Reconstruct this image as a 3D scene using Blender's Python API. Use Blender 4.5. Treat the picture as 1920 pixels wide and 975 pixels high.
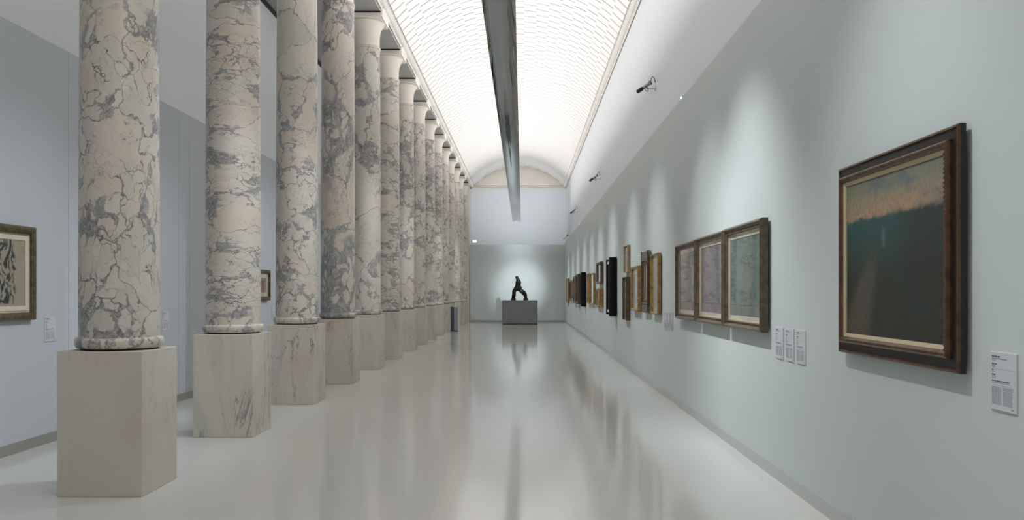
import bpy, bmesh, math, random
from mathutils import Vector, Matrix
random.seed(7)
PI = math.pi
sc = bpy.context.scene
for o in list(bpy.data.objects): bpy.data.objects.remove(o)

# ------------------------------------------------------------------ camera, world, light, exposure
cam_d = bpy.data.cameras.new('camera'); cam = bpy.data.objects.new('camera', cam_d)
sc.collection.objects.link(cam); sc.camera = cam
cam.location = (0, 0, 1.5); cam.rotation_euler = (PI/2, 0, 0)
cam_d.sensor_width = 36; cam_d.lens = 1560/1920*36
cam_d.shift_x = -23/1920; cam_d.shift_y = 60.5/1920
cam_d.clip_start = .05; cam_d.clip_end = 200
w = bpy.data.worlds.new('world'); sc.world = w; w.use_nodes = True
w.node_tree.nodes['Background'].inputs[0].default_value = (.8, .9, 1, 1)
w.node_tree.nodes['Background'].inputs[1].default_value = .05
sc.view_settings.view_transform = 'Standard'; sc.view_settings.look = 'None'
sc.view_settings.gamma = 1; sc.view_settings.use_curve_mapping = False
sc.view_settings.exposure = 0.40
UPLIGHT = 71          # W of each 6 m length of the trough's upward lamps
SPOT_R, SPOT_L, SPOT_F, END_LAMP, FILL_C = 176, 235, 1500, 170, 60

# ------------------------------------------------------------------ geometry of the hall (metres)
XR, XRU, XL, XLU = 2.03, 2.17, -4.74, -4.86     # panel faces and upper wall faces
YB, YF, YFU = -14.0, 41.8, 43.2                  # back wall, far panel, far upper wall
ZP, ZC = 4.0, 6.88                              # top of exhibition panels, top of capitals
COLX, COLY0, COLS, NCOL = -3.11, 6.40, 2.497, 15

# ------------------------------------------------------------------ helpers
C = sc.collection
def link(name, me, mat=None, parent=None, loc=(0,0,0), rot=(0,0,0)):
    o = bpy.data.objects.new(name, me); C.objects.link(o)
    if mat and me and not me.materials: me.materials.append(mat)
    o.location = loc; o.rotation_euler = rot
    if parent: o.parent = parent
    return o
def mesh(bm, name, smooth=False):
    bmesh.ops.recalc_face_normals(bm, faces=bm.faces)
    me = bpy.data.meshes.new(name); bm.to_mesh(me); bm.free()
    if smooth:
        me.polygons.foreach_set('use_smooth', [True]*len(me.polygons))
        if smooth != 'all': me.set_sharp_from_angle(angle=math.radians(38))
    return me
def obj(name, bm, mat, parent=None, smooth=False, loc=(0,0,0), rot=(0,0,0)):
    return link(name, mesh(bm, name, smooth), mat, parent, loc, rot)
def tag(o, label, cat, group=None):
    o['label'] = label; o['category'] = cat
    if group: o['group'] = group
    return o
def thing(name, label, cat, loc=(0,0,0), rotz=0, group=None):
    o = bpy.data.objects.new(name, None); C.objects.link(o); o.empty_display_size = .1
    o.location = loc; o.rotation_euler = (0, 0, rotz)
    return tag(o, label, cat, group)
def struct(o, label=None):
    o['kind'] = 'structure'
    if label: o['label'] = label
    return o
def bx(bm, x0, x1, y0, y1, z0, z1, bev=0):
    v = [bm.verts.new((x, y, z)) for z in (z0, z1) for y in (y0, y1) for x in (x0, x1)]
    fs = [bm.faces.new([v[i] for i in f]) for f in ((0,2,3,1),(4,5,7,6),(0,1,5,4),(2,6,7,3),(0,4,6,2),(1,3,7,5))]
    if bev:
        es = list({e for f in fs for e in f.edges})
        bmesh.ops.bevel(bm, geom=es, offset=bev, segments=2, profile=.5, affect='EDGES')
def box(x0, x1, y0, y1, z0, z1, bev=0):
    bm = bmesh.new(); bx(bm, x0, x1, y0, y1, z0, z1, bev); return bm
def lathe(bm, prof, seg=56, cap=True):
    rings = [[bm.verts.new((r*math.cos(2*PI*k/seg), r*math.sin(2*PI*k/seg), z)) for k in range(seg)] for r, z in prof]
    for a, b in zip(rings, rings[1:]):
        for k in range(seg): bm.faces.new((a[k], a[(k+1)%seg], b[(k+1)%seg], b[k]))
    if cap: bm.faces.new(rings[0]); bm.faces.new(rings[-1])
def tube(bm, pts, r, seg=8):
    pts = [Vector(p) for p in pts]; rings = []
    rs = r if isinstance(r, (list, tuple)) else [r]*len(pts)
    for i, p in enumerate(pts):
        d = (pts[min(i+1, len(pts)-1)] - pts[max(i-1, 0)]).normalized()
        a = d.cross(Vector((0,0,1)) if abs(d.z) < .9 else Vector((1,0,0))).normalized(); b = d.cross(a)
        rings.append([bm.verts.new(p + rs[i]*(a*math.cos(2*PI*k/seg) + b*math.sin(2*PI*k/seg))) for k in range(seg)])
    for a, b in zip(rings, rings[1:]):
        for k in range(seg): bm.faces.new((a[k], a[(k+1)%seg], b[(k+1)%seg], b[k]))
    bm.faces.new(rings[0]); bm.faces.new(rings[-1])
def extrude(bm, prof, y0, y1, fx=None):
    """closed profile of (x, z) run along y"""
    a = [bm.verts.new((x, y0, z)) for x, z in prof]; b = [bm.verts.new((x + (fx or 0), y1, z)) for x, z in prof]
    n = len(prof)
    for i in range(n): bm.faces.new((a[i], a[(i+1)%n], b[(i+1)%n], b[i]))
    bm.faces.new(a); bm.faces.new(b)
def frame_bm(W, H, prof):
    """mitred picture frame; prof = closed list of (t inwards from the outer edge, d out from the wall); front is -y, base z=0"""
    bm = bmesh.new(); L = []
    for sx, sz in ((-1,-1), (1,-1), (1,1), (-1,1)):
        L.append([bm.verts.new((sx*(W/2 - t), -d, H/2 + sz*(H/2 - t))) for t, d in prof])
    n = len(prof)
    for c in range(4):
        a, b = L[c], L[(c+1)%4]
        for i in range(n): bm.faces.new((a[i], a[(i+1)%n], b[(i+1)%n], b[i]))
    return bm

# ------------------------------------------------------------------ materials
class NT:
    def __init__(s, name):
        s.mat = bpy.data.materials.new(name); s.mat.use_nodes = True
        s.t = s.mat.node_tree; s.b = s.t.nodes['Principled BSDF']
    def n(s, typ, ins=None, **props):
        nd = s.t.nodes.new('ShaderNode' + typ)
        for k, v in props.items(): setattr(nd, k, v)
        for k, v in (ins or {}).items():
            sk = nd.inputs[k]
            if isinstance(v, bpy.types.NodeSocket): s.t.links.new(v, sk)
            else: sk.default_value = v
        return nd
    def m(s, op, a, b=0.0, c=None):
        i = {0: a, 1: b}
        if c is not None: i[2] = c
        return s.n('Math', i, operation=op).outputs[0]
    def vm(s, op, a, b):
        return s.n('VectorMath', {0: a, 1: b}, operation=op).outputs[0]
    def scale(s, a, f):
        return s.n('VectorMath', {0: a, 'Scale': f}, operation='SCALE').outputs[0]
    def noise(s, vec, sc_, det=3, rough=.5, out='Fac', dist=0):
        return s.n('TexNoise', {'Vector': vec, 'Scale': sc_, 'Detail': det, 'Roughness': rough, 'Distortion': dist}).outputs[out]
    def ss(s, v, lo, hi, a=0.0, b=1.0):
        return s.n('MapRange', {'Value': v, 'From Min': lo, 'From Max': hi, 'To Min': a, 'To Max': b}, interpolation_type='SMOOTHSTEP').outputs[0]
    def mix(s, f, a, b, blend='MIX'):
        nd = s.n('Mix', data_type='RGBA', blend_type=blend)
        for k, v in ((0, f), (6, a), (7, b)):
            if isinstance(v, bpy.types.NodeSocket): s.t.links.new(v, nd.inputs[k])
            else: nd.inputs[k].default_value = (tuple(v) + (1,))[:4] if k else v
        return nd.outputs[2]
    def coord(s, which='Object'): return s.n('TexCoord').outputs[which]
    def xyz(s, v): return s.n('SeparateXYZ', {0: v}).outputs
    def set(s, **k):
        for a, v in k.items():
            sk = s.b.inputs[a.replace('_', ' ')]
            if isinstance(v, bpy.types.NodeSocket): s.t.links.new(v, sk)
            else: sk.default_value = (tuple(v) + (1,))[:4] if isinstance(v, tuple) else v
        return s
    def bump(s, h, strength, dist=.01):
        s.set(Normal=s.n('Bump', {'Strength': strength, 'Distance': dist, 'Height': h}).outputs[0])
def plain(name, col, rough=.6, metal=0, var=.06, nscale=6, bump=0, bscale=200, spec=.5):
    t = NT(name); v = t.coord()
    f = t.noise(v, nscale, 4)
    d = tuple(c*(1-var) for c in col); l = tuple(min(1, c*(1+var)) for c in col)
    t.set(Base_Color=t.mix(f, d, l), Roughness=rough, Metallic=metal, Specular_IOR_Level=spec)
    if bump: t.bump(t.noise(v, bscale, 2), bump, .002)
    return t.mat
def emit(name, col, st):
    t = NT(name); t.set(Base_Color=col, Emission_Color=col, Emission_Strength=st); return t.mat

M = {}
M['panel'] = plain('pale grey-green panel paint', (.59, .64, .625), .7, var=.012, nscale=1.2, bump=.15)
M['panel_left'] = plain('pale blue-grey panel paint', (.515, .545, .58), .7, var=.012, nscale=1.2, bump=.15)
M['white_wall'] = plain('white wall paint', (.755, .785, .81), .7, var=.012, nscale=1.0, bump=.1)
M['plaster'] = plain('white plaster', (.86, .83, .79), .75, var=.02, nscale=3)
M['tile'] = plain('white vault tile', (.90, .88, .86), .6, var=.02, nscale=9)
M['groove'] = plain('taupe vault joint', (.34, .28, .24), .9, var=.05)  # taupe backing puts the gaps' shadow lines into the colour
M['tile_edge'] = plain('shade-toned tile edge', (.42, .36, .32), .9, var=.05)  # taupe adds the joints' shade and dirt to the edge colour
M['leaf_shade'] = plain('shade-toned plaster ground', (.50, .43, .37), .9, var=.05)  # dark tone paints in the shade between the cornice leaves
M['cream'] = plain('cream plaster', (.84, .76, .67), .75, var=.02, nscale=2)
M['soffit'] = None
M['dark_pad'] = plain('black joint pad', (.015, .012, .012), .6)
M['skirting'] = plain('brushed metal skirting', (.40, .39, .365), .32, .6, .03, 3)  # darker copy, shade of the left side put into the colour
M['skirting_lit'] = plain('lit-tone brushed metal skirting', (.56, .57, .555), .3, .5, .03, 3)  # same metal, lighter colour holds the light on the right side
M['capital'] = plain('cream capital stone', (.74, .68, .61), .5, var=.04, nscale=5, bump=.1, bscale=60)
M['plinth'] = plain('grey plinth paint', (.26, .28, .27), .6, var=.02, nscale=3)
M['bronze'] = plain('dark bronze', (.032, .026, .022), .42, .6, .25, 9)
M['black_metal'] = plain('black metal', (.012, .012, .013), .4, .3)
M['grey_metal'] = plain('grey metal', (.30, .31, .32), .4, .6)
M['steel'] = plain('light steel', (.55, .56, .57), .35, .7)
M['card'] = plain('white label card', (.62, .62, .64), .6, var=.01)
M['ink'] = plain('grey label ink', (.30, .30, .315), .7)
M['ink_bold'] = plain('black label ink', (.10, .10, .11), .7)
M['orange_ink'] = plain('orange label ink', (.75, .22, .05), .7)
M['led'] = emit('lamp tube', (1, .97, .93), 3)
M['sign_light'] = emit('sign light', (.55, .85, 1), 1.5)
M['stand_grey'] = plain('blue-grey lacquer', (.27, .285, .32), .4, var=.02)
M['mat_card'] = plain('cream mount card', (.62, .57, .47), .8, var=.03)
M['liner'] = plain('pale gilt liner', (.52, .42, .27), .5, .15, .08, 14)
M['black_frame'] = plain('black lacquer frame', (.004, .004, .005), .6, var=.1, spec=.15)

def glass_mat():
    t = NT('picture glass')
    g = t.n('BsdfGlossy', {'Color': (1, 1, 1, 1), 'Roughness': .02})
    tr = t.n('BsdfTransparent')
    fc = t.n('LayerWeight', {'Blend': .5}).outputs['Facing']      # same from both faces of the pane
    fr = t.m('MULTIPLY_ADD', t.m('POWER', fc, 5.0), .75, .03)
    mx = t.n('MixShader', {0: fr, 1: tr.outputs[0], 2: g.outputs[0]})
    out = t.t.nodes['Material Output']; t.t.links.new(mx.outputs[0], out.inputs[0])
    return t.mat
M['glass'] = glass_mat()

def floor_mat():
    t = NT('poured grey resin floor'); v = t.coord()
    f = t.noise(v, .35, 3, .5)
    col = t.mix(f, (.66, .66, .63), (.72, .715, .68))
    # pour joints and small scuffs
    x, y, z = t.xyz(v)
    j = t.m('ABSOLUTE', t.m('SUBTRACT', t.m('FRACT', t.m('DIVIDE', t.m('ADD', y, .02), 10.05)), .5))
    line = t.ss(j, .4994, .4999, 0, .08)
    col = t.mix(line, col, (.72, .72, .70))
    mv = t.n('Mapping', {'Vector': v, 'Scale': (.7, 1.7, 1)}).outputs[0]
    h = t.noise(mv, 1.1, 1, .3)
    t.set(Base_Color=col, Roughness=.10, Specular_IOR_Level=.58)
    nb = t.n('Bump', {'Strength': .05, 'Distance': .008, 'Height': h}).outputs[0]
    t.set(Normal=nb)
    return t.mat
M['floor'] = floor_mat()

def soffit_mat():
    t = NT('grey stone soffit'); v = t.coord()
    f = t.noise(t.n('Mapping', {'Vector': v, 'Scale': (1, 3, 1)}).outputs[0], 2.0, 6, .6)
    t.set(Base_Color=t.mix(f, (.25, .245, .24), (.40, .395, .385)), Roughness=.5); return t.mat
M['soffit'] = soffit_mat()

def marble(name, seed, s=3.0, zs=1.0, tilt=0., grey=.5, small=.5, pink=.5, zb=0.):
    t = NT(name); o = t.coord()
    v = t.n('Mapping', {'Vector': o, 'Location': (seed*3.7, seed*1.9, seed*5.3), 'Rotation': (tilt*.4, tilt, 0), 'Scale': (s, s, s*zs)}).outputs[0]
    w1 = t.vm('SUBTRACT', t.noise(v, .7, 3, .5, 'Color'), (.5, .5, .5))
    w2 = t.vm('SUBTRACT', t.noise(v, 3.2, 3, .6, 'Color'), (.5, .5, .5))
    v1 = t.vm('ADD', t.vm('ADD', v, t.scale(w1, 1.5)), t.scale(w2, .42))
    def vor(sc_, feat, out):
        return t.n('TexVoronoi', {'Vector': v1, 'Scale': sc_, 'Randomness': 1.0}, feature=feat).outputs[out]
    eA, cA = vor(.62, 'DISTANCE_TO_EDGE', 'Distance'), vor(.62, 'F1', 'Color')
    eB, cB = vor(2.3, 'DISTANCE_TO_EDGE', 'Distance'), vor(2.3, 'F1', 'Color')
    eC = vor(5.5, 'DISTANCE_TO_EDGE', 'Distance')
    m1 = t.noise(v, .45, 2, .5); m2 = t.noise(t.vm('ADD', v, (7.3, 1.1, 4.4)), .95, 4, .6); m3 = t.noise(v, 5.5, 4, .65)
    m1 = t.m('ADD', m1, t.m('MULTIPLY', t.m('SUBTRACT', 2.9, t.xyz(o)[2]), zb))
    smallmask = t.ss(m1, .58 - .22*small, .66 - .22*small)
    cl = t.mix(smallmask, cA, cB); rr = t.xyz(cl)
    col = t.mix(rr[0], (.64, .575, .49), (.57, .54, .48))
    col = t.mix(t.ss(rr[1], .55, .9, 0, .30 + .45*pink), col, (.67, .54, .45))
    col = t.mix(t.ss(rr[2], .62, .9, 0, .55), col, (.68, .65, .59))
    col = t.mix(t.ss(m3, .38, .72, 0, .25), col, (.53, .475, .42))
    # broken grey matrix in pockets between the stones
    m2 = t.m('ADD', m2, t.m('MULTIPLY', t.m('SUBTRACT', 2.9, t.xyz(o)[2]), zb*.12))
    gz = t.ss(t.m('MULTIPLY_ADD', smallmask, .06, m2), .64 - .16*grey, .80 - .16*grey)
    streak = t.noise(v1, 6, 5, .7)
    gcol = t.mix(t.ss(streak, .3, .7), (.20, .197, .205), (.47, .455, .44))
    gcol = t.mix(t.ss(eC, .01, .06, .7, 0), gcol, (.15, .148, .155))
    wB = t.m('MULTIPLY_ADD', gz, .15, .006)
    mB = t.m('MULTIPLY', t.ss(eB, t.m('MULTIPLY', wB, .75), wB, 1, 0), t.m('MULTIPLY_ADD', smallmask, .85, .15))
    wA = t.m('MULTIPLY_ADD', gz, .10, .002)
    mA = t.ss(eA, t.m('MULTIPLY', wA, .7), wA, 1, 0)
    mx = t.m('MAXIMUM', mA, mB)
    col = t.mix(t.m('MULTIPLY', mx, .92), col, gcol)
    brk = t.ss(t.noise(v, 1.3, 3, .6), .42, .58)
    rim = t.m('MULTIPLY', t.ss(t.m('ABSOLUTE', t.m('SUBTRACT', eB, wB)), .006, .032, .9, 0), t.m('MULTIPLY', smallmask, t.ss(brk, 0, 1, .12, 1)))
    band = t.ss(t.noise(t.vm('ADD', v, (3.1, 8.2, 2.7)), .75, 3, .55), .52, .64)
    vC = t.m('MULTIPLY', t.ss(eC, .008, .045, .65, 0), t.m('MULTIPLY', band, t.ss(brk, 0, 1, .3, 1)))
    rimA = t.m('MULTIPLY', t.ss(t.m('ABSOLUTE', t.m('SUBTRACT', eA, wA)), .002, .014, .75, 0), t.ss(m3, .3, .55, .25, 1))
    hair = t.m('MULTIPLY', t.ss(t.m('ABSOLUTE', t.m('SUBTRACT', t.noise(v1, 1.3, 5, .62), .5)), .0, .010, .55, 0), brk)
    vein = t.m('MAXIMUM', t.m('MAXIMUM', rimA, vC), t.m('MAXIMUM', rim, hair))
    col = t.mix(vein, col, (.14, .138, .147))
    t.set(Base_Color=col, Roughness=.34, Specular_IOR_Level=.4)
    return t.mat
def pedestal_mat(name, seed, veins, pink):
    t = NT(name); o = t.coord()
    v = t.n('Mapping', {'Vector': o, 'Location': (seed*2.1, seed*4.3, seed*1.3)}).outputs[0]
    r = t.n('Mapping', {'Vector': v, 'Rotation': (.35, .55, .2), 'Scale': (3.2, 3.2, .75)}).outputs[0]
    f = t.noise(v, 2.6, 4, .55); g = t.noise(r, 1.2, 6, .62, dist=.6)
    col = t.mix(f, (.57, .525, .455), (.62, .585, .525))
    col = t.mix(t.ss(t.noise(v, 1.7, 3), .50, .68, 0, .35 + .35*pink), col, (.60, .475, .385))
    col = t.mix(t.ss(g, .48, .66, 0, .6*veins), col, (.43, .42, .39))
    vn = t.m('MULTIPLY', t.ss(t.m('ABSOLUTE', t.m('SUBTRACT', t.noise(r, .85, 6, .6, dist=.9), .5)), 0, .016, 1, 0), t.ss(t.noise(v, 1.5, 3), .44, .60))
    col = t.mix(t.m('MULTIPLY', vn, .8*veins), col, (.17, .165, .16))
    sp = t.n('TexVoronoi', {'Vector': v, 'Scale': 16.0}).outputs['Distance']
    col = t.mix(t.m('MULTIPLY', t.ss(sp, .09, .04, 0, .5), t.ss(t.noise(v, 4, 2), .55, .7)), col, (.30, .27, .24))
    t.set(Base_Color=col, Roughness=.48, Specular_IOR_Level=.35); return t.mat

# ------------------------------------------------------------------ the setting
struct(obj('floor', box(XLU-.3, XRU+.3, YB-.3, YFU+.3, -.2, 0), M['floor']), 'glossy pale grey resin floor')
struct(obj('wall_right_upper', box(XRU, XRU+.3, YB, YFU+.3, 0, 8.4), M['white_wall']), 'white upper wall on the right under the vault')
struct(obj('wall_right', box(XR, XRU, YB, YF+.1, 0, ZP), M['panel'], loc=(0,0,0)), 'pale grey exhibition panel wall on the right')
struct(obj('wall_left_upper', box(XLU-.3, XLU, YB, YFU+.3, 0, 6.87), M['white_wall']), 'white upper wall of the left aisle')
wl = struct(obj('wall_left', box(XLU, XL-.03, YB, YFU, 0, ZP), M['panel_left']), 'pale grey-blue exhibition panel wall behind the columns')
ys = [YB, -10.4, -6.2, -2.0, 2.2, 6.4, 8.65, 11.40, 11.78, 16.0, 20.2, 24.4, 28.6, 32.8, 37.0, YFU]
for a, b in zip(ys, ys[1:]):
    obj('wall_panel', box(XL-.03, XL, a+.003, b-.003, .0, ZP), M['panel_left'], wl)
struct(obj('wall_far_upper', box(XLU, XRU, YFU, YFU+.3, 0, 6.86), M['white_wall']), 'white upper wall at the far end')
struct(obj('wall_far', box(-2.72, XR, YF, YF+.12, 0, 3.89), M['panel']), 'pale grey exhibition panel behind the bronze figure')
struct(obj('wall_pier', box(-3.47, -2.765, YF+.02, YFU, 0, ZC-.02, .01), M['capital']), 'cream stone pier ending the colonnade')
struct(obj('wall_back', box(XLU-.3, XRU+.3, YB-.3, YB, -.2, 8.4), M['white_wall']))
bm = box(XR-.012, XR, YB, YF, 0, .10); struct(obj('baseboard_right', bm, M['skirting_lit']), 'brushed metal skirting along the right wall')
bm = box(XL, XL+.012, YB, YFU, 0, .10); struct(obj('baseboard_left', bm, M['skirting']), 'brushed metal skirting along the left wall')
bm = box(-2.72, XR-.012, YF-.012, YF, 0, .09); struct(obj('baseboard_far', bm, M['skirting']), 'brushed metal skirting at the far end')
bm = box(XLU-.3, -2.75, YB-.3, YFU+.3, 6.91, 7.2); struct(obj('ceiling_aisle', bm, M['soffit']), 'grey stone ceiling over the columns and left aisle')
bm = box(XLU, XLU+.07, YB, YFU, 6.87, 6.91); struct(obj('trim_1', bm, M['dark_pad']), 'black shadow gap at the top of the left wall')

# barrel vault: backing shell, then its staggered tiles
VX, VZ0, VZ1, VH = -.285, 7.05, 8.04, 2.315
VR = (VH*VH + (VZ1-VZ0)**2)/(2*(VZ1-VZ0)); VC = VZ1 - VR; VA = math.asin(VH/VR)
def vp(a, r): return (VX + r*math.sin(a), VC + r*math.cos(a))
bm = bmesh.new(); n = 40
prof = [vp(-VA + 2*VA*i/n, VR) for i in range(n+1)] + [vp(VA - 2*VA*i/n, VR+.2) for i in range(n+1)]
extrude(bm, prof, YB-.3, YFU+.3)
vault = struct(obj('ceiling', bm, M['groove'], smooth=True), 'white barrel vault of staggered tiles')
NS, PITCH = 18, .395
da = 2*VA/NS
def tile_into(bm, a0, a1, y0, y1, th=.036):
    g = .00025/VR
    k = 3
    rows = []
    for r, yy0, yy1 in ((VR+.004, y0, y1), (VR-th+.005, y0, y1), (VR-th, y0+.006, y1-.006)):
        rows.append([[bm.verts.new((vp(a0+g+(a1-a0-2*g)*i/k, r)[0], yy, vp(a0+g+(a1-a0-2*g)*i/k, r)[1])) for i in range(k+1)] for yy in (yy0, yy1)])
    for A, B in zip(rows, rows[1:]):
        for i in range(k):
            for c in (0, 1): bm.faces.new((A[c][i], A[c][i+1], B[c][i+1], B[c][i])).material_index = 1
        bm.faces.new((A[0][0], A[1][0], B[1][0], B[0][0])); bm.faces.new((A[0][k], A[1][k], B[1][k], B[0][k]))
    T = rows[-1]
    for i in range(k): bm.faces.new((T[0][i], T[0][i+1], T[1][i+1], T[1][i]))
GAP = .024
proto = {}
rest = bmesh.new(); made = 0
nrow = int((YFU-YB)/PITCH)
for r in range(nrow+1):
    for s in range(NS):
        y0 = YB + r*PITCH + (PITCH/2 if s % 2 else 0); y1 = y0 + PITCH - GAP
        if y1 > YFU: continue
        a0 = -VA + s*da; a1 = a0 + da
        zz = vp((a0+a1)/2, VR)[1] - 1.5
        inview = (548/1560)*y0 > zz - .05
        jit = random.uniform(-.003, .003)
        if inview and made < 300:
            if s not in proto:
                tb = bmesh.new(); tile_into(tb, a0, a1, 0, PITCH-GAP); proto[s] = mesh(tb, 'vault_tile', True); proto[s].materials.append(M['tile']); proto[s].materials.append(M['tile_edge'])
            link('vault_tile', proto[s], M['tile'], vault, (0, y0+jit, 0)); made += 1
        else: tile_into(rest, a0, a1, y0+jit, y1+jit)
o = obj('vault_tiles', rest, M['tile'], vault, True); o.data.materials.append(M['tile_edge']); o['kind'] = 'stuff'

# end wall above the cornice, cornices, lunette moulding
bm = bmesh.new()
pr = [(XLU, 6.99)] + [(XRU, 6.99)] + [(XRU, 7.06)] + [vp(VA - 2*VA*i/24, VR+.05) for i in range(25)] + [(XLU, 7.06)]
extrude(bm, pr, YFU, YFU+.3)
struct(obj('wall_lunette', bm, M['cream']), 'cream lunette closing the far end of the vault')
bm = bmesh.new(); bx(bm, -2.74, XRU-.001, YFU-.06, YFU+.2, 6.86, 6.93, .008); bx(bm, -2.74, XRU-.001, YFU-.10, YFU+.2, 6.94, 6.995, .012)
struct(obj('trim_2', bm, M['cream']), 'cream moulding under the lunette')
def ornament(bm, x, z, sx, sz, y, w, d):
    """one small leaf of the cornice: a raised drop"""
    k = 5; ring = []
    for i in range(7):
        u = i/6; ww = w*.5*math.sin(PI*(.12+.80*u)); xx = x + sx*u; zz = z + sz*u
        nx, nz = sz, -sx; L = math.hypot(nx, nz); nx, nz = nx/L, nz/L
        dd = d*math.sin(PI*(.1+.85*u))
        ring.append([bm.verts.new((xx, y-ww, zz)), bm.verts.new((xx+nx*dd, y, zz+nz*dd)), bm.verts.new((xx, y+ww, zz))])
    for a, b in zip(ring, ring[1:]):
        for i in range(2): bm.faces.new((a[i], a[i+1], b[i+1], b[i]))
def cornice(name, side, x0, label):
    # side=+1: left cornice, growing to the right as it rises
    q = side
    prof = [(x0-q*.02, 6.905), (x0, 6.905), (x0, 6.94), (x0+q*.02, 6.945), (x0+q*.02, 6.975), (x0+q*.035, 6.98), (x0+q*.13, 7.055), (x0+q*.15, 7.06), (x0+q*.15, 7.085), (x0+q*.10, 7.12), (x0-q*.02, 7.12)]
    bm = bmesh.new(); extrude(bm, prof, YB, YFU-.001)
    c = struct(obj(name, bm, M['plaster']), label)
    bm = bmesh.new(); y = 6.0
    while y < YFU-.1:
        ornament(bm, x0+q*.035, 6.976, q*.105, .080, y, .125, q*.05); y += .15
    y = 6.0
    while y < YFU-.1:
        bx(bm, min(x0+q*.15, x0+q*.165), max(x0+q*.15, x0+q*.165), y-.022, y+.022, 7.062, 7.083); y += .0625
    b2 = bmesh.new(); extrude(b2, [(x0+q*.036, 6.9795), (x0+q*.131, 7.0545), (x0+q*.129, 7.0575), (x0+q*.034, 6.9825)], YB, YFU-.001); obj('moulding_ground', b2, M['leaf_shade'], c)
    o = obj('leaf_moulding', bm, M['plaster'], c); o['kind'] = 'stuff'
    return c
tl = cornice('trim_3', 1, -2.75, 'white leaf-moulded cornice along the left edge of the vault')
tr = cornice('trim_4', -1, XRU, 'white leaf-moulded cornice along the right edge of the vault')
for i in range(NCOL):                       # cornice breaks forward over each capital
    y = COLY0 + i*COLS
    bm = bmesh.new(); extrude(bm, [(-2.76, 6.83), (-2.735, 6.80), (-2.735, 6.94), (-2.70, 6.97), (-2.76, 6.97)], y-.37, y+.37)
    obj('cornice_block', bm, M['plaster'], tl)

# ------------------------------------------------------------------ the colonnade
def shaft_prof():
    p = []
    for i in range(25):
        u = i/24; p.append((.283 - .020*u**1.6, 1.155 + (6.265-1.155)*u))
    return [(.270, 1.150)] + p
bm = bmesh.new(); lathe(bm, shaft_prof(), 64); me_shaft = mesh(bm, 'shaft', True)
bm = bmesh.new(); lathe(bm, [(.285,1.078),(.298,1.082),(.308,1.10),(.3125,1.125),(.310,1.145),(.303,1.157),(.284,1.163)], 64); me_base = mesh(bm, 'base_ring', 'all')
bm = bmesh.new(); lathe(bm, [(.258,6.255),(.272,6.258),(.282,6.272),(.284,6.288),(.279,6.302),(.262,6.31)], 64); me_neck = mesh(bm, 'neck_ring', 'all')
pr = [(.258, 6.308), (.259, 6.34)]
for i in range(15):
    u = i/14; pr.append((.259 + .092*u**3.0, 6.40 + .36*u))
pr += [(.352, 6.775), (.348, 6.79), (.33, 6.797)]
bm = bmesh.new(); lathe(bm, pr, 64); me_cap = mesh(bm, 'capital', True)
me_abacus = mesh(box(-.355, .355, -.40, .40, 6.795, ZC, .008), 'abacus')
me_pad = mesh(box(-.35, .35, -.395, .395, ZC, 6.91), 'joint_pad')
me_bed = mesh(None or (lambda b: (lathe(b, [(.27,1.066),(.27,1.079)], 48), b)[1])(bmesh.new()), 'bed_joint')
colp = [  # marble: seed, scale, z squeeze, tilt, grey, small, pink
    (1.3, 2.9, .85, .15, .70, .70, .35, .10), (2.9, 2.7, 2.0, .0, .70, .80, .65, .0), (4.1, 2.9, 1.05, .3, .75, .75, .5, .03),
    (5.2, 2.3, .75, .7, 1.25, .55, .4), (6.6, 2.3, .9, .5, 1.05, .50, .2), (7.7, 2.6, 1.9, .05, .85, .50, .5),
    (8.4, 2.6, .8, .6, 1.0, .65, .55), (9.9, 3.0, 1.1, .2, .75, .8, .3), (10.3, 3.2, 1.2, .2, .85, .85, .3),
    (11.8, 3.0, 1.4, .1, .9, .8, .3), (12.1, 3.3, 1.0, .3, .5, .9, .4), (13.6, 3.2, 1.2, .2, .6, .8, .3),
    (14.7, 3.0, 1.0, .4, .6, .8, .5), (15.2, 3.0, 1.3, .1, .6, .7, .5), (16.8, 3.0, 1.0, .3, .6, .7, .4)]
ordn = ['nearest', 'second', 'third', 'fourth', 'fifth', 'sixth', 'seventh', 'eighth', 'ninth', 'tenth', 'eleventh', 'twelfth', 'thirteenth', 'fourteenth', 'fifteenth and last']
desc = ['grey-veined cream marble column at the left of the picture, plain pale pedestal', 'marble column from the camera, with flat pinkish horizontal bands',
        'marble column from the camera, cream with grey mass near its foot', 'marble column from the camera, with bold slanting grey patches',
        'marble column from the camera, pale with its flared capital in view', 'marble column from the camera, banded grey and cream']
for i in range(NCOL):
    lb = (ordn[i] + ' ' + desc[i]) if i < len(desc) else ordn[i] + ' marble column from the camera in the left-hand row'
    t = thing('marble_column', lb, 'column', (COLX, COLY0 + i*COLS, 0), 0, 'row of marble columns')
    mm = marble('breccia marble %d' % (i+1), *colp[i])
    def inst(nm, me, mat):
        o = bpy.data.objects.new(nm, me); C.objects.link(o); o.parent = t
        if not me.materials: me.materials.append(mat)
        o.material_slots[0].link = 'OBJECT'; o.material_slots[0].material = mat
        return o
    pm = pedestal_mat('pale marble %d' % (i+1), i*1.7+.4, (.25, .9, 1, .9, .6, .5, .9)[i % 7], (.35, .5, .6, .7, .2, .2, .6)[i % 7])
    if i == 0: me_ped = mesh(box(-.31, .31, -.31, .31, 0, 1.066, .006), 'pedestal')
    inst('pedestal', me_ped, pm); inst('bed_joint', me_bed, M['dark_pad'])
    sh = inst('shaft', me_shaft, mm)
    inst('base_ring', me_base, mm); inst('neck_ring', me_neck, mm)
    inst('capital', me_cap, M['capital']); inst('abacus', me_abacus, M['capital']); inst('joint_pad', me_pad, M['dark_pad'])

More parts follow.
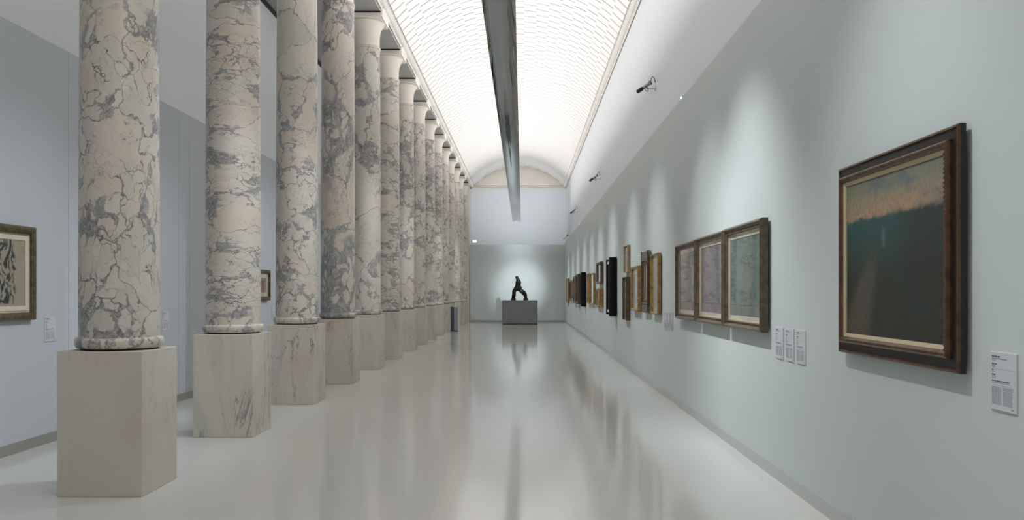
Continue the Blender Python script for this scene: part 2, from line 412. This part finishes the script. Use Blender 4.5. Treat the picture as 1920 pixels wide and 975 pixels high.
# ------------------------------------------------------------------ hanging trough luminaire
LY0, LY1, LZ = -13.0, 39.5, 4.845
def lx(y): return -.275 - .0021*y
lum = thing('trough_luminaire', 'long mirror-bottomed grey trough lamp hanging under the middle of the vault', 'ceiling lamp', (0, 0, LZ))
def lum_metal():
    t = NT('polished grey reflector'); v = t.coord()
    t.set(Base_Color=t.mix(t.noise(v, .8, 3), (.30, .31, .315), (.36, .37, .375)), Metallic=1.0, Roughness=.05)
    return t.mat
M['mirror'] = lum_metal()
HW, SAG, n = .195, .045, 16
def arcz(u): return SAG*(1-u*u)                 # hollow underside: middle higher than the lips
segs = [LY0 + (LY1-LY0)*k/10 for k in range(11)]
for k in range(10):
    a, b = segs[k], segs[k+1] - .003
    bm = bmesh.new()
    prof = [(HW*(2*i/n-1), arcz(2*i/n-1)) for i in range(n+1)]
    up = [(HW*(1-2*i/n), arcz(1-2*i/n)+.012) for i in range(n+1)]
    P = prof + up
    A = [bm.verts.new((lx(a)+x, a, z)) for x, z in P]; B = [bm.verts.new((lx(b)+x, b, z)) for x, z in P]
    for i in range(len(P)): bm.faces.new((A[i], A[(i+1)%len(P)], B[(i+1)%len(P)], B[i]))
    bm.faces.new(A); bm.faces.new(B)
    obj('reflector', bm, M['mirror'], lum, True)
    bm = bmesh.new()
    bx(bm, -.09, .09, a+.02, b-.02, SAG+.012, SAG+.06)
    for v in bm.verts: v.co.x += lx(v.co.y)
    h = obj('lamp_tray', bm, M['grey_metal'], lum)
    for sx in (-.045, .045):
        bm = bmesh.new(); tube(bm, [(sx+lx(a), a+.05, SAG+.085), (sx+lx(b), b-.05, SAG+.085)], .016, 8)
        obj('lamp_tube', bm, M['led'], h, True)
    L = bpy.data.lights.new('trough_uplight', 'AREA'); L.shape = 'RECTANGLE'; L.size = .26; L.size_y = (b-a)-.1
    L.energy = UPLIGHT; L.color = (1, .98, .965)
    lo = bpy.data.objects.new('trough_uplight', L); C.objects.link(lo); lo.parent = h
    lo.location = (lx((a+b)/2), (a+b)/2, SAG+.115); lo.rotation_euler = (PI, 0, 0)
    for yy in (a+.4,):
        zt = math.sqrt(VR**2 - (lx(yy)-VX)**2) + VC - LZ
        bm = bmesh.new(); tube(bm, [(lx(yy), yy, SAG+.05), (lx(yy), yy, zt+.01)], .003, 6); obj('suspension_cable', bm, M['steel'], lum)
def spot_light(parent, loc, target, power, size, blend, col, rad=.03):
    L = bpy.data.lights.new('spot_beam', 'SPOT'); L.energy = power; L.spot_size = math.radians(size); L.spot_blend = blend; L.color = col; L.shadow_soft_size = rad
    o = bpy.data.objects.new('spot_beam', L); C.objects.link(o); o.parent = parent
    o.location = loc; d = Vector(target) - (Vector(loc) + parent_world(parent))
    o.rotation_euler = d.to_track_quat('-Z', 'Y').to_euler(); return o
def parent_world(p):
    v = Vector((0,0,0))
    while p: v += p.location; p = p.parent
    return v
def spot_head(y, side, target, power, size, blend=.5, col=(.87, .955, 1), off=.145):
    x = lx(y) + side*off; z = .15
    tg = Vector(target); base = Vector((x, y, z)); d = (tg - Vector((0,0,LZ)) - base).normalized()
    bm = bmesh.new(); tube(bm, [base - d*.10, base - d*.02, base], [.022, .026, .026], 12)
    tube(bm, [(lx(y) + side*.07, y, .05), base - d*.07], .006, 6)
    h = obj('spot_head', bm, M['black_metal'], lum, True)
    spot_light(h, base + d*.004, target, power, size, blend, col)
# lamps on the trough that pick out the right-hand wall, the left-hand wall and the bronze
for y, ty, tz, p, sz, bl in ((-3, -3, 1.4, .8, 84, 1), (1.2, 1.4, .5, 1.2, 72, 1), (4.2, 4.2, .4, 1.4, 72, 1), (7.6, 7.6, .25, 2.9, 66, 1), (9.1, 9.1, .25, 1.7, 62, 1), (12.7, 12.8, .3, 1.5, 66, 1), (15.6, 15.6, .3, 1.5, 64, 1),
                     (19.0, 19.2, .4, 1.6, 66, 1), (22.2, 22.2, .3, 1.6, 62, 1), (24.9, 25.0, .3, 1.5, 60, 1), (28.0, 28.0, .4, 1.5, 62, 1), (31.4, 31.6, .4, 1.5, 62, 1), (34.6, 34.8, .3, 1.6, 60, 1), (38.0, 38.1, .3, 1.6, 60, 1)):
    spot_head(y, 1, (XR, ty, tz), SPOT_R*p, sz, bl)
for y, ty, tz, p in ((-2.4, -2.4, 1.2, 1), (2.6, 2.6, 1.0, 1), (7.65, 7.6, .35, 1.3), (10.2, 10.4, .5, .9), (15.2, 15.1, 1.1, 1.1), (20.2, 20.1, 1.1, 1), (27.7, 27.6, 1.1, 1), (35.2, 35.1, 1.1, 1)):
    spot_head(y, -1, (XL, ty, tz), SPOT_L*p, 58, 1, (.82, .90, 1))
for i in range(-1, NCOL):       # added fill lamps, invented to brighten the columns
    y = COLY0 + i*COLS
    spot_head(y - 3.0, -1, (COLX, y, 2.0), FILL_C, 62, 1, (1, .97, .93))
# lamps on the end of the trough that wash the far wall
for dx_, tg, pw, sz in ((-.06, (-.25, YF, 1.2), 130, 80), (.06, (-.3, YFU, 6.2), END_LAMP, 130)):
    bm = box(lx(39)+dx_-.03, lx(39)+dx_+.03, 39.47, 39.53, .055, .105, .008)
    h = obj('end_lamp', bm, M['black_metal'], lum)
    spot_light(h, (lx(39)+dx_, 39.56, .08), tg, pw, sz, 1, (.86, .93, 1), .03)

# ------------------------------------------------------------------ wall arm spotlights on the right upper wall
def arm_spot(y, z, label, d=(-.66, -.20, -.50), beam=None):
    t = thing('arm_spotlight', label, 'spotlight', (XRU, y, z), 0, 'arm spotlights on the right upper wall')
    bm = bmesh.new(); bx(bm, -.012, 0, -.03, .03, -.035, .035, .003); obj('wall_plate', bm, M['steel'], t)
    bm = bmesh.new(); tube(bm, [(0, 0, 0), (-.17, 0, .01)], .008, 8); obj('arm', bm, M['steel'], t, True)
    d = Vector(d).normalized(); c = Vector((-.18, -.01, .03))
    bm = bmesh.new(); tube(bm, [c - d*.12, c - d*.115, c + d*.05, c + d*.055], [.022, .028, .028, .024], 14); b = obj('lamp_body', bm, M['grey_metal'], t, True)
    bm = bmesh.new(); tube(bm, [c - d*.135, c - d*.122], [.040, .040], 14); obj('cooling_plate', bm, M['grey_metal'], b, True)
    bm = bmesh.new(); tube(bm, [c + d*.05, c + d*.07, c + d*.16], [.030, .034, .031], 14); obj('snoot', bm, M['black_metal'], t, True)
    bm = bmesh.new(); s = Vector((0, 1, 0)).cross(d).normalized(); e = d.cross(s).normalized()
    tube(bm, [c + e*.045, c + e*.05 - s*.07, c - s*.09, c - e*.05 - s*.07, c - e*.045], .006, 6); obj('yoke', bm, M['black_metal'], t)
    if beam: spot_light(t, tuple(c + d*.17), beam, SPOT_F, 22, 1, (.86, .94, 1))
    p0 = c - d*.13; pts = []
    for i in range(11):
        u = i/10; q = p0.lerp(Vector((-.004, 0, .10)), u); q.z += .10*math.sin(PI*u)**.8; pts.append(q)
    bm = bmesh.new(); tube(bm, pts, .006, 6); obj('cable', bm, M['black_metal'], t, True)
arm_spot(13.76, 4.866, 'nearest grey and black arm spotlight high on the right white wall')
arm_spot(23.77, 4.74, 'middle one of the three arm spotlights on the right white wall')
arm_spot(33.9, 4.78, 'farthest small arm spotlight on the right white wall', (-.50, .62, -.42), (-.22, YF, 1.72))

# small emergency lights on the panel ledge, exit light and camera at the far end
def ledge_light(y, label):
    t = thing('emergency_light', label, 'light', (XR+.06, y, ZP))
    bm = box(-.03, .03, -.05, .05, 0, .07, .006); obj('housing', bm, M['steel'], t)
    bm = box(-.040, -.0305, -.022, .022, .02, .06, .003); obj('lens', bm, M['sign_light'], t)
    bm = bmesh.new(); bx(bm, -.005, .005, -.16, -.05, .01, .03); obj('bracket', bm, M['grey_metal'], t)
ledge_light(10.9, 'small lit emergency light on the right panel ledge nearest the camera')
ledge_light(30.9, 'tiny lit emergency light on the right panel ledge far down the hall')
t = thing('exit_light', 'small bright exit light on the far wall beside the last column', 'exit sign', (-2.575, YFU, 4.05))
obj('housing', box(-.125, .125, -.05, 0, 0, .17, .008), M['card'], t); obj('lens', box(-.095, .095, -.062, -.0505, .03, .14, .004), M['sign_light'], t)
t = thing('security_camera', 'little white security camera in the far right corner above the ledge', 'camera', (XRU-.04, 41.5, 4.28))
bm = bmesh.new(); tube(bm, [(.04, .0, .02), (-.03, -.0, .02)], .012, 8); obj('bracket', bm, M['card'], t)
bm = bmesh.new(); tube(bm, [(-.16, .05, -.13), (.0, -.02, .03)], .035, 10); obj('camera_body', bm, M['card'], t, True)
bm = bmesh.new(); tube(bm, [(.0, -.02, .03), (.05, -.04, .075)], .036, 10); obj('end_cap', bm, M['black_metal'], t, True)

# ------------------------------------------------------------------ bronze and its plinth
t = thing('sculpture_plinth', 'wide grey box plinth under the bronze figure at the far end', 'plinth', (-.21, 39.45, 0))
obj('plinth_body', box(-.838, .838, -.45, .45, .03, 1.125, .006), M['plinth'], t); obj('plinth_foot', box(-.80, .80, -.42, .42, 0, .03), M['black_metal'], t)
t = thing('bronze_figure', 'dark bronze striding abstract figure on the grey plinth', 'sculpture', (-.27, 39.45, 1.125))
obj('foot_block', box(-.36, -.13, -.12, .12, 0, .11, .006), M['bronze'], t); obj('foot_block', box(.23, .45, -.12, .12, 0, .11, .006), M['bronze'], t)
V = [(0,0,.56,.10,.11), (-.01,0,.70,.085,.10), (-.01,0,.86,.125,.13), (-.03,0,.97,.07,.07), (-.06,0,1.03,.062,.06), (-.09,0,1.10,.075,.065),
     (-.11,-.02,.54,.10,.095), (-.235,-.03,.44,.09,.085), (-.20,-.03,.30,.075,.08), (-.235,-.03,.17,.055,.06), (-.25,-.03,.07,.07,.07),
     (.09,.03,.51,.10,.095), (.20,.03,.38,.085,.085), (.30,.03,.27,.08,.085), (.345,.03,.17,.055,.06), (.34,.03,.07,.075,.07), (-.30,-.03,.115,.045,.04), (.12,0,.63,.05,.05), (.41,.03,.25,.045,.04), (-.105,0,1.15,.04,.04)]
E = [(0,1),(1,2),(2,3),(3,4),(4,5),(0,6),(6,7),(7,8),(8,9),(9,10),(0,11),(11,12),(12,13),(13,14),(14,15),(9,16),(0,17),(13,18),(5,19)]
me = bpy.data.meshes.new('figure'); me.from_pydata([v[:3] for v in V], E, []); o = link('figure', me, M['bronze'], t)
md = o.modifiers.new('skin', 'SKIN'); md.use_smooth_shade = True
sv = me.skin_vertices[0].data
for k, v in enumerate(V): sv[k].radius = (v[3]*1.28, v[4]*1.28); sv[k].use_root = (k == 0)
o.modifiers.new('sub', 'SUBSURF').levels = 2; o.modifiers['sub'].render_levels = 2

# slim grey stand between the columns
t = thing('info_stand', 'slim blue-grey upright stand beside the eleventh column pedestal', 'stand', (-2.70, 32.15, 0), .35)
obj('stand_body', box(-.075, .075, -.22, .22, .025, .93, .006), M['stand_grey'], t); obj('stand_base', box(-.085, .085, -.24, .24, 0, .025), M['black_metal'], t)
obj('stand_edge', box(-.082, -.075, -.225, .225, .025, .935), M['black_metal'], t)

# ------------------------------------------------------------------ pictures
def art(kind, seed):
    t = NT('picture ' + kind + ' %d' % int(seed*10)); g = t.coord('Generated'); x, y, z = t.xyz(g)
    v = t.n('Mapping', {'Vector': g, 'Location': (seed*3.1, 0, seed*1.7)}).outputs[0]
    if kind == 'dusk':
        sx = t.n('Mapping', {'Vector': v, 'Rotation': (0, .5, 0), 'Scale': (58, 1, 24)}).outputs[0]
        stroke = t.noise(sx, 1, 5, .65); big = t.noise(v, 3.5, 5, .65); fine = t.noise(v, 70, 2)
        sky = t.mix(t.ss(z, .78, .96), (.40, .245, .135), (.20, .215, .14))
        sky = t.mix(t.ss(stroke, .38, .60, 0, .6), sky, (.17, .15, .125)); sky = t.mix(t.ss(big, .50, .64, 0, .75), sky, (.11, .125, .14))
        land = t.mix(t.ss(z, .30, .76), (.024, .022, .016), (.020, .080, .078))
        land = t.mix(t.ss(x, .45, .8, 0, .75), land, (.024, .018, .017))
        land = t.mix(t.ss(stroke, .4, .62, 0, .45), land, (.028, .042, .030)); land = t.mix(t.ss(t.noise(v, 4.4, 4), .52, .66, 0, .5), land, (.016, .042, .028))
        px = t.m('ADD', .06, t.m('MULTIPLY', t.m('SUBTRACT', .62, z), .12))
        dist = t.m('ABSOLUTE', t.m('SUBTRACT', x, t.m('ADD', t.m('MULTIPLY', z, .42), .10)))
        road = t.m('MULTIPLY', t.ss(t.m('DIVIDE', dist, t.m('SUBTRACT', .80, z)), .10, .30, 1, 0), t.ss(z, .35, .64, .85, 0))
        land = t.mix(road, land, t.mix(stroke, (.045, .038, .028), (.13, .107, .078)))
        land = t.mix(t.m('MULTIPLY', t.ss(fine, .6, .72, 0, .6), t.ss(z, .3, .02)), land, (.11, .10, .075))
        land = t.mix(t.m('MULTIPLY', t.ss(t.m('ABSOLUTE', t.m('SUBTRACT', x, .43)), .006, .03, .7, 0), t.m('MULTIPLY', t.ss(z, .54, .58), t.ss(z, .70, .64))), land, (.09, .15, .14))
        edge = t.m('ADD', .755, t.m('MULTIPLY', t.m('SUBTRACT', t.noise(v, 9, 4, .6), .5), .10))
        col = t.mix(t.ss(t.m('SUBTRACT', z, edge), -.02, .02), land, sky)
        t.set(Base_Color=col, Roughness=.6); t.bump(stroke, .3, .004)
    else:
        c0, c1, c2 = {'pinkgrey': ((0.180,0.158,0.155), (0.245,0.216,0.209), (0.115,0.101,0.104)), 'violetgrey': ((0.151,0.144,0.158), (0.209,0.198,0.209), (0.094,0.086,0.101)),
                      'greengrey': ((0.094,0.144,0.119), (0.151,0.205,0.176), (0.058,0.090,0.079)), 'figure': ((.30,.26,.20), (.20,.19,.15), (.035,.04,.04)),
                      'red': ((.30,.25,.21), (.22,.07,.06), (.07,.06,.065)), 'sketch': ((.50,.48,.44), (.42,.38,.33), (.14,.12,.11)),
                      'dark': ((.08,.10,.09), (.17,.20,.185), (.035,.04,.04)), 'lilac': ((.40,.38,.40), (.30,.31,.34), (.40,.27,.25)), 'black': ((.012,.012,.013), (.03,.03,.032), (.006,.006,.007))}[kind]
        wv = t.vm('ADD', v, t.scale(t.vm('SUBTRACT', t.noise(v, 2.2, 3, .5, 'Color'), (.5,.5,.5)), .5))
        st = t.noise(t.n('Mapping', {'Vector': wv, 'Rotation': (0, .35, 0), 'Scale': (9, 1, 3)}).outputs[0], 1.1, 5, .6)
        col = t.mix(t.ss(st, .35, .62), c0, c1)
        ln = t.ss(t.m('ABSOLUTE', t.m('SUBTRACT', t.noise(wv, 5.0, 4, .55), .5)), .0, .03, .75, 0)
        col = t.mix(ln, col, c2)
        if kind == 'figure':
            r = t.m('ABSOLUTE', t.m('SUBTRACT', x, t.m('ADD', .60, t.m('MULTIPLY', t.m('SUBTRACT', t.noise(v, 4, 2), .5), .25))))
            body = t.m('MULTIPLY', t.ss(r, .15, .19, 1, 0), t.m('MULTIPLY', t.ss(z, .02, .06), t.ss(z, 1.1, 1.0)))
            fc = t.mix(t.ss(t.noise(t.n('Mapping', {'Vector': wv, 'Scale': (10, 1, 5)}).outputs[0], 1.6, 2), .44, .54), (.025, .03, .03), (.30, .27, .20))
            col = t.mix(body, t.mix(.8, col, (.36, .30, .22)), fc)
            col = t.mix(t.m('MULTIPLY', t.ss(x, .30, .22), t.ss(st, .4, .55)), col, (.05, .07, .085))
        t.set(Base_Color=col, Roughness=.65)
    return t.mat
def wood(name, c0, c1, rough=.42, metal=0.1):
    t = NT(name); v = t.coord(); f = t.noise(t.n('Mapping', {'Vector': v, 'Scale': (14, 14, 14)}).outputs[0], 1, 5, .65)
    t.set(Base_Color=t.mix(t.ss(f, .3, .7), c0, c1), Roughness=rough, Metallic=metal); return t.mat
M['gilt'] = wood('worn gilt frame', (.20, .11, .035), (.42, .26, .09), .38, .35)
M['brown'] = wood('brown wood frame', (.055, .032, .018), (.13, .075, .04))
M['bronze_gilt'] = wood('bronzed grey-gold frame', (.075, .05, .03), (.16, .115, .07), .4, .25)
M['olive'] = wood('olive gilt frame', (.055, .042, .018), (.15, .115, .055), .4, .25)
M['oak'] = wood('pale oak frame', (.24, .16, .08), (.36, .25, .14), .5, 0)
M['greywood'] = wood('grey-brown frame', (.12, .105, .10), (.20, .175, .165), .5, .1)
M['ebony'] = wood('ebonised frame', (.007, .006, .006), (.015, .013, .012), .5, 0)
M['copper_wood'] = wood('reddish brown carved wood', (.052, .024, .012), (.13, .065, .03), .4, .15)

def picture(side, y0, y1, z0, z1, label, fw=.07, d=.065, gap=.02, frame='gilt', kind='sketch', seed=1., matw=0, glass=True, style='plain', lw=.018):
    W, H = abs(y1-y0), z1-z0
    x, rz = (XR, -PI/2) if side == 'R' else (XL, PI/2)
    t = thing('framed_picture', label, 'picture', (x, (y0+y1)/2, z0), rz)
    e = d + gap
    if style == 'plain':
        pr = [(0, gap), (0, e-.008), (.004, e), (fw*.5, e), (fw*.6, e-.006), (fw*.9, e-.016), (fw, e-.020), (fw, gap)]
        obj('frame', frame_bm(W, H, pr), M[frame], t)
    elif style == 'scoop':
        pr = [(0, gap), (0, e-.02), (.012, e-.004), (.022, e), (.030, e-.006), (.034, e-.02), (fw*.6, e-.03), (fw*.8, e-.022), (fw*.86, e-.016), (fw, e-.03), (fw, gap)]
        obj('frame', frame_bm(W, H, pr), M[frame], t)
    elif style == 'roll':
        pr = [(0, gap)] + [(fw*.5*(1-math.cos(PI*i/8)), e-.03+.03*math.sin(PI*i/8)) for i in range(9)] + [(fw, gap)]
        obj('frame', frame_bm(W, H, pr), M[frame], t)
    back = gap + max(.012, d - .050)
    cw, ch = W-2*fw, H-2*fw
    if style in ('scoop', 'roll'):
        b2 = frame_bm(cw+.004, ch+.004, [(0, gap), (0, e-.034), (lw, e-.044), (lw, gap)])
        obj('liner', b2, M['liner'], t, loc=(0, 0, fw-.002)); iw = lw
    else: iw = 0
    if matw:
        bm = frame_bm(cw-2*iw+.004, ch-2*iw+.004, [(0, gap), (0, back+.006), (matw, back+.006), (matw, gap)]); obj('mount', bm, M['mat_card'], t, loc=(0, 0, fw+iw-.002)); iw += matw
    obj('canvas', box(-cw/2+iw-.003, cw/2-iw+.003, -back, -gap+.001, fw+iw-.003, H-fw-iw+.003), art(kind, seed), t)
    if glass: obj('glass_pane', box(-cw/2-.002, cw/2+.002, -back-.012, -back-.010, fw-.002, H-fw+.002), M['glass'], t)
    for hx in (-W*.3, W*.3-.04): obj('wall_hanger', box(hx, hx+.04, -gap-.005, 0, H*.8, H*.8+.04), M['steel'], t)
    return t

# the big dusk landscape: black flat outer frame, carved brown inner frame, gilt slip
Y0, Y1, Z0, Z1 = 3.78, 5.226, 1.128, 2.27; W, H = Y1-Y0, Z1-Z0
t = thing('framed_painting', 'large dark dusk landscape in a black and brown frame, nearest on the right wall', 'painting', (XR, (Y0+Y1)/2, Z0), -PI/2)
obj('outer_moulding', frame_bm(W, H, [(0,.047),(0,.052),(.004,.058),(.013,.060),(.018,.052),(.018,.047)]), M['copper_wood'], t)
obj('frame_side_shade', frame_bm(W, H, [(0,.022),(0,.047),(.018,.047),(.018,.022)]), M['ebony'], t)  # side of the frame, its shade painted as a dark colour
obj('black_band', frame_bm(W-.034, H-.034, [(0,.023),(0,.050),(.050,.053),(.050,.023)]), M['ebony'], t, loc=(0,0,.017))
obj('inner_moulding', frame_bm(W-.124, H-.124, [(0,.023),(0,.066),(.005,.078),(.012,.083),(.026,.080),(.036,.070),(.041,.066),(.041,.023)]), M['copper_wood'], t, loc=(0,0,.062))
bm = bmesh.new(); iw, ih = W-.166, H-.166
def bead(bm, x, z, r=.008):
    bmesh.ops.create_icosphere(bm, subdivisions=1, radius=r, matrix=Matrix.Translation((x, -.079, z)))
k = int(iw/.022)
for i in range(k+1):
    for zz in (0, ih): bead(bm, -iw/2 + iw*i/k, .083+zz)
k = int(ih/.022)
for i in range(1, k):
    for xx in (-iw/2, iw/2): bead(bm, xx, .083 + ih*i/k)
o = obj('carved_beading', bm, M['copper_wood'], t, True); o['kind'] = 'stuff'
obj('gilt_slip', frame_bm(W-.204, H-.204, [(0,.023),(0,.066),(.021,.056),(.021,.023)]), M['liner'], t, loc=(0,0,.102))
obj('canvas', box(-W/2+.121, W/2-.121, -.050, -.022, .121, H-.121), art('dusk', 1.), t)
for hx in (-.4, .34): obj('wall_hanger', box(hx, hx+.06, -.03, 0, .9, .95), M['steel'], t)

picture('R', 6.858, 8.145, 1.165, 2.118, 'greenish picture under glass, nearest of the three joined bronze-gold frames', .075, .068, .02, 'bronze_gilt', 'greengrey', 1.2, .035, True, 'scoop', .010)
picture('R', 8.19, 9.465, 1.165, 2.112, 'violet-grey picture under glass, middle of the three joined bronze-gold frames', .075, .068, .02, 'bronze_gilt', 'violetgrey', 2.3, .035, True, 'scoop', .010)
picture('R', 9.51, 10.75, 1.165, 2.106, 'pinkish-grey picture under glass, farthest of the three joined bronze-gold frames', .075, .068, .02, 'bronze_gilt', 'pinkgrey', 3.1, .035, True, 'scoop', .010)
picture('R', 12.25, 12.95, 1.167, 2.085, 'gilt-framed sketch with pale border, right of the dark carved frame', .038, .055, .015, 'gilt', 'sketch', 4.2, .07, True)
t = picture('R', 13.20, 13.90, 1.30, 2.04, 'dark green picture in carved brown frame with grey top and bottom boards', .085, .06, .02, 'copper_wood', 'dark', 5.5, 0, True, 'scoop')
for zz in (-.135, .735): obj('grey_board', box(-.33, .33, -.072, -.012, zz, zz+.137, .02), M['greywood'], t)
bm = bmesh.new()
for i in range(30):
    for xx in (-.335, .335): bmesh.ops.create_icosphere(bm, subdivisions=1, radius=.017, matrix=Matrix.Translation((xx, -.072, -.10+i*.033)))
o = obj('carved_beading', bm, M['copper_wood'], t, True); o['kind'] = 'stuff'
picture('R', 14.34, 15.30, 1.164, 1.962, 'wide gilt-framed lilac picture left of the dark carved frame', .05, .06, .015, 'gilt', 'lilac', 6.1, .09, True)
picture('R', 15.9, 16.5, 1.891, 2.407, 'small oak-framed sketch hung above another small frame', .018, .055, .01, 'oak', 'lilac', 7.3, .09, True)
picture('R', 15.9, 16.5, .961, 1.797, 'tall dark-sided brown frame hung below the small oak-framed sketch', .02, .075, .01, 'brown', 'sketch', 8.2, .05, True)

def black_curved(y0, y1, z0, z1, label, seed):
    W, H = y1-y0, z1-z0
    t = thing('black_relief_frame', label, 'picture', (XR, (y0+y1)/2, z0), -PI/2)
    mw = .30
    for s in (-1, 1):
        bm = bmesh.new(); P = []; m_ = .36 if s > 0 else .10; dp = .15 if s > 0 else .07
        for i in range(13):
            a = PI*i/12; P.append((s*(W/2 - m_/2) + m_/2*math.cos(a), -.015 - dp*math.sin(a)))
        A = [bm.verts.new((x, y, 0)) for x, y in P]; B = [bm.verts.new((x, y, H)) for x, y in P]
        for i in range(13): bm.faces.new((A[i], A[(i+1)%13], B[(i+1)%13], B[i]))
        bm.faces.new(A); bm.faces.new(B)
        obj('side_moulding', bm, M['black_frame'], t, True)
    for zz in (.05, H-.11): obj('pale_rail', box(-W/2+.09, W/2-.34, -.06, -.015, zz, zz+.06, .006), M['card'], t)
    obj('canvas', box(-W/2+.08, W/2-.33, -.035, -.0, .09, H-.09), art('black', seed), t)
black_curved(18.15, 19.85, .98, 2.27, 'big black frame with rounded sides, nearer of the two black ones', 1.4)
black_curved(27.2, 28.7, 1.03, 2.164, 'smaller black frame with rounded sides, far down the right wall', 2.4)
picture('R', 21.3, 22.5, 1.724, 2.29, 'grey-brown framed picture hung above two small gilt frames', .065, .07, .015, 'brown', 'sketch', 9.1, .08, True)
picture('R', 21.28, 21.74, 1.104, 1.604, 'narrow gilt frame below the grey-brown one, nearer of the pair', .06, .06, .015, 'gilt', 'sketch', 10.4, 0, True)
picture('R', 21.82, 22.75, 1.10, 1.60, 'gilt frame below the grey-brown one, farther of the pair', .05, .06, .015, 'gilt', 'sketch', 11.2, .05, True)
picture('R', 23.7, 24.95, 1.15, 2.05, 'gilt-framed pale sketch left of the pair of small stacked gilt frames', .035, .055, .015, 'gilt', 'sketch', 12.6, .1, True)
picture('R', 25.15, 26.05, 1.15, 2.08, 'gilt-framed picture with dark lower edge beside the farther black frame', .045, .06, .015, 'gilt', 'sketch', 13.3, .1, True)
picture('R', 29.9, 31.2, 1.08, 2.16, 'brown-framed picture just beyond the farther black frame', .09, .09, .015, 'brown', 'dark', 14.1, .0, True)
picture('R', 31.7, 33.0, 1.10, 2.12, 'grey-brown frame, second beyond the farther black frame', .09, .09, .015, 'greywood', 'sketch', 15.8, .0, True)
picture('R', 33.6, 34.7, 1.16, 2.01, 'gilt frame, third beyond the farther black frame', .08, .06, .015, 'gilt', 'pinkgrey', 16.4, .0, True)
picture('R', 35.1, 36.3, 1.16, 2.00, 'dark brown frame, second from the far end of the right wall', .09, .06, .015, 'brown', 'sketch', 17.2, .0, True)
picture('R', 37.1, 39.0, 1.03, 2.13, 'pale oak-framed picture at the far end of the right wall', .07, .08, .015, 'oak', 'sketch', 18.6, .1, True)
picture('L', 6.99, 7.99, 1.236, 2.121, 'olive-gilt framed drawing of an abstract figure at the left picture edge', .075, .055, .015, 'olive', 'figure', 1.9, .045, False, 'roll')
picture('L', 14.45, 15.34, 1.352, 1.907, 'small gilt-framed reddish picture seen between the second and third columns', .07, .06, .015, 'olive', 'red', 2.7, .06, True, 'roll')

# ------------------------------------------------------------------ wall labels
LW, LH = .19, .248
def lettering(bold):
    bm = bmesh.new(); rng = random.Random(3)
    def line(z, x0, x1, h):
        x = x0
        while x < x1:
            wlen = rng.uniform(.010, .026)*(h/.005)**.5; e = min(x+wlen, x1)
            bx(bm, x, e, -.0086, -.0080, z-h/2, z+h/2); x = e + .0035
    if bold:
        line(.228, -.082, -.022, .0062); line(.196, -.082, -.048, .0055); line(.170, -.082, -.070, .005); line(.150, -.082, -.055, .005)
        line(.124, -.082, .050, .0045)
    else:
        line(.219, -.082, .030, .0045); line(.212, -.082, -.055, .003); line(.188, -.082, -.058, .0035); line(.181, -.082, -.062, .003)
        line(.163, -.082, -.066, .003); line(.142, -.082, -.052, .003); line(.135, -.082, -.054, .003); line(.117, -.082, .046, .003)
        bx(bm, -.06, .078, -.0086, -.0080, .1748, .1754); bx(bm, -.082, .078, -.0086, -.0080, .1060, .1065)
        for i in range(15):
            z = .098 - i*.0052
            line(z, -.082, -.010 + rng.uniform(-.004, .0), .0026); line(z, .002, .074 + rng.uniform(-.01, .0), .0026)
    return mesh(bm, 'lettering')
me_card = mesh(box(-LW/2, LW/2, -.008, 0, 0, LH, .0015), 'card'); me_bold = lettering(True); me_fine = lettering(False)
bm = bmesh.new()
for x in (.060, .066, .073): bx(bm, x, x+.0045, -.0086, -.008, .010, .016)
me_logo = mesh(bm, 'logo_mark')
def wlabel(side, y, z0, label, group=None):
    x, rz = (XR, -PI/2) if side == 'R' else (XL, PI/2)
    t = thing('wall_label', label, 'label', (x, y, z0), rz, group)
    link('card', me_card, M['card'], t); a = link('heading_lettering', me_bold, M['ink_bold'], t); b = link('text_lettering', me_fine, M['ink'], t); c = link('logo_mark', me_logo, M['orange_ink'], t)
wlabel('R', 3.515, .997, 'white text label beside the large dusk landscape')
for i, n_ in enumerate(('nearest the camera', 'in the middle', 'farthest from the camera')):
    wlabel('R', 6.09 + i*.255, .975, 'white label %s of the three right of the joined frames' % n_, 'three labels right of the joined frames')
    wlabel('R', 11.44 + i*.245, .972, 'white label %s of the three left of the joined frames' % n_, 'three labels left of the joined frames')
wlabel('R', 15.66, .98, 'white label beside the tall dark-sided brown frame')
wlabel('R', 17.95, .98, 'white label right of the nearer black frame')
wlabel('L', 8.31, 1.01, 'white label right of the olive-gilt framed figure drawing')
wlabel('L', 10.98, 1.0, 'white label on the left wall peeping out beside the nearest column')
wlabel('L', 15.68, 1.0, 'white label beside the small reddish picture behind the columns')
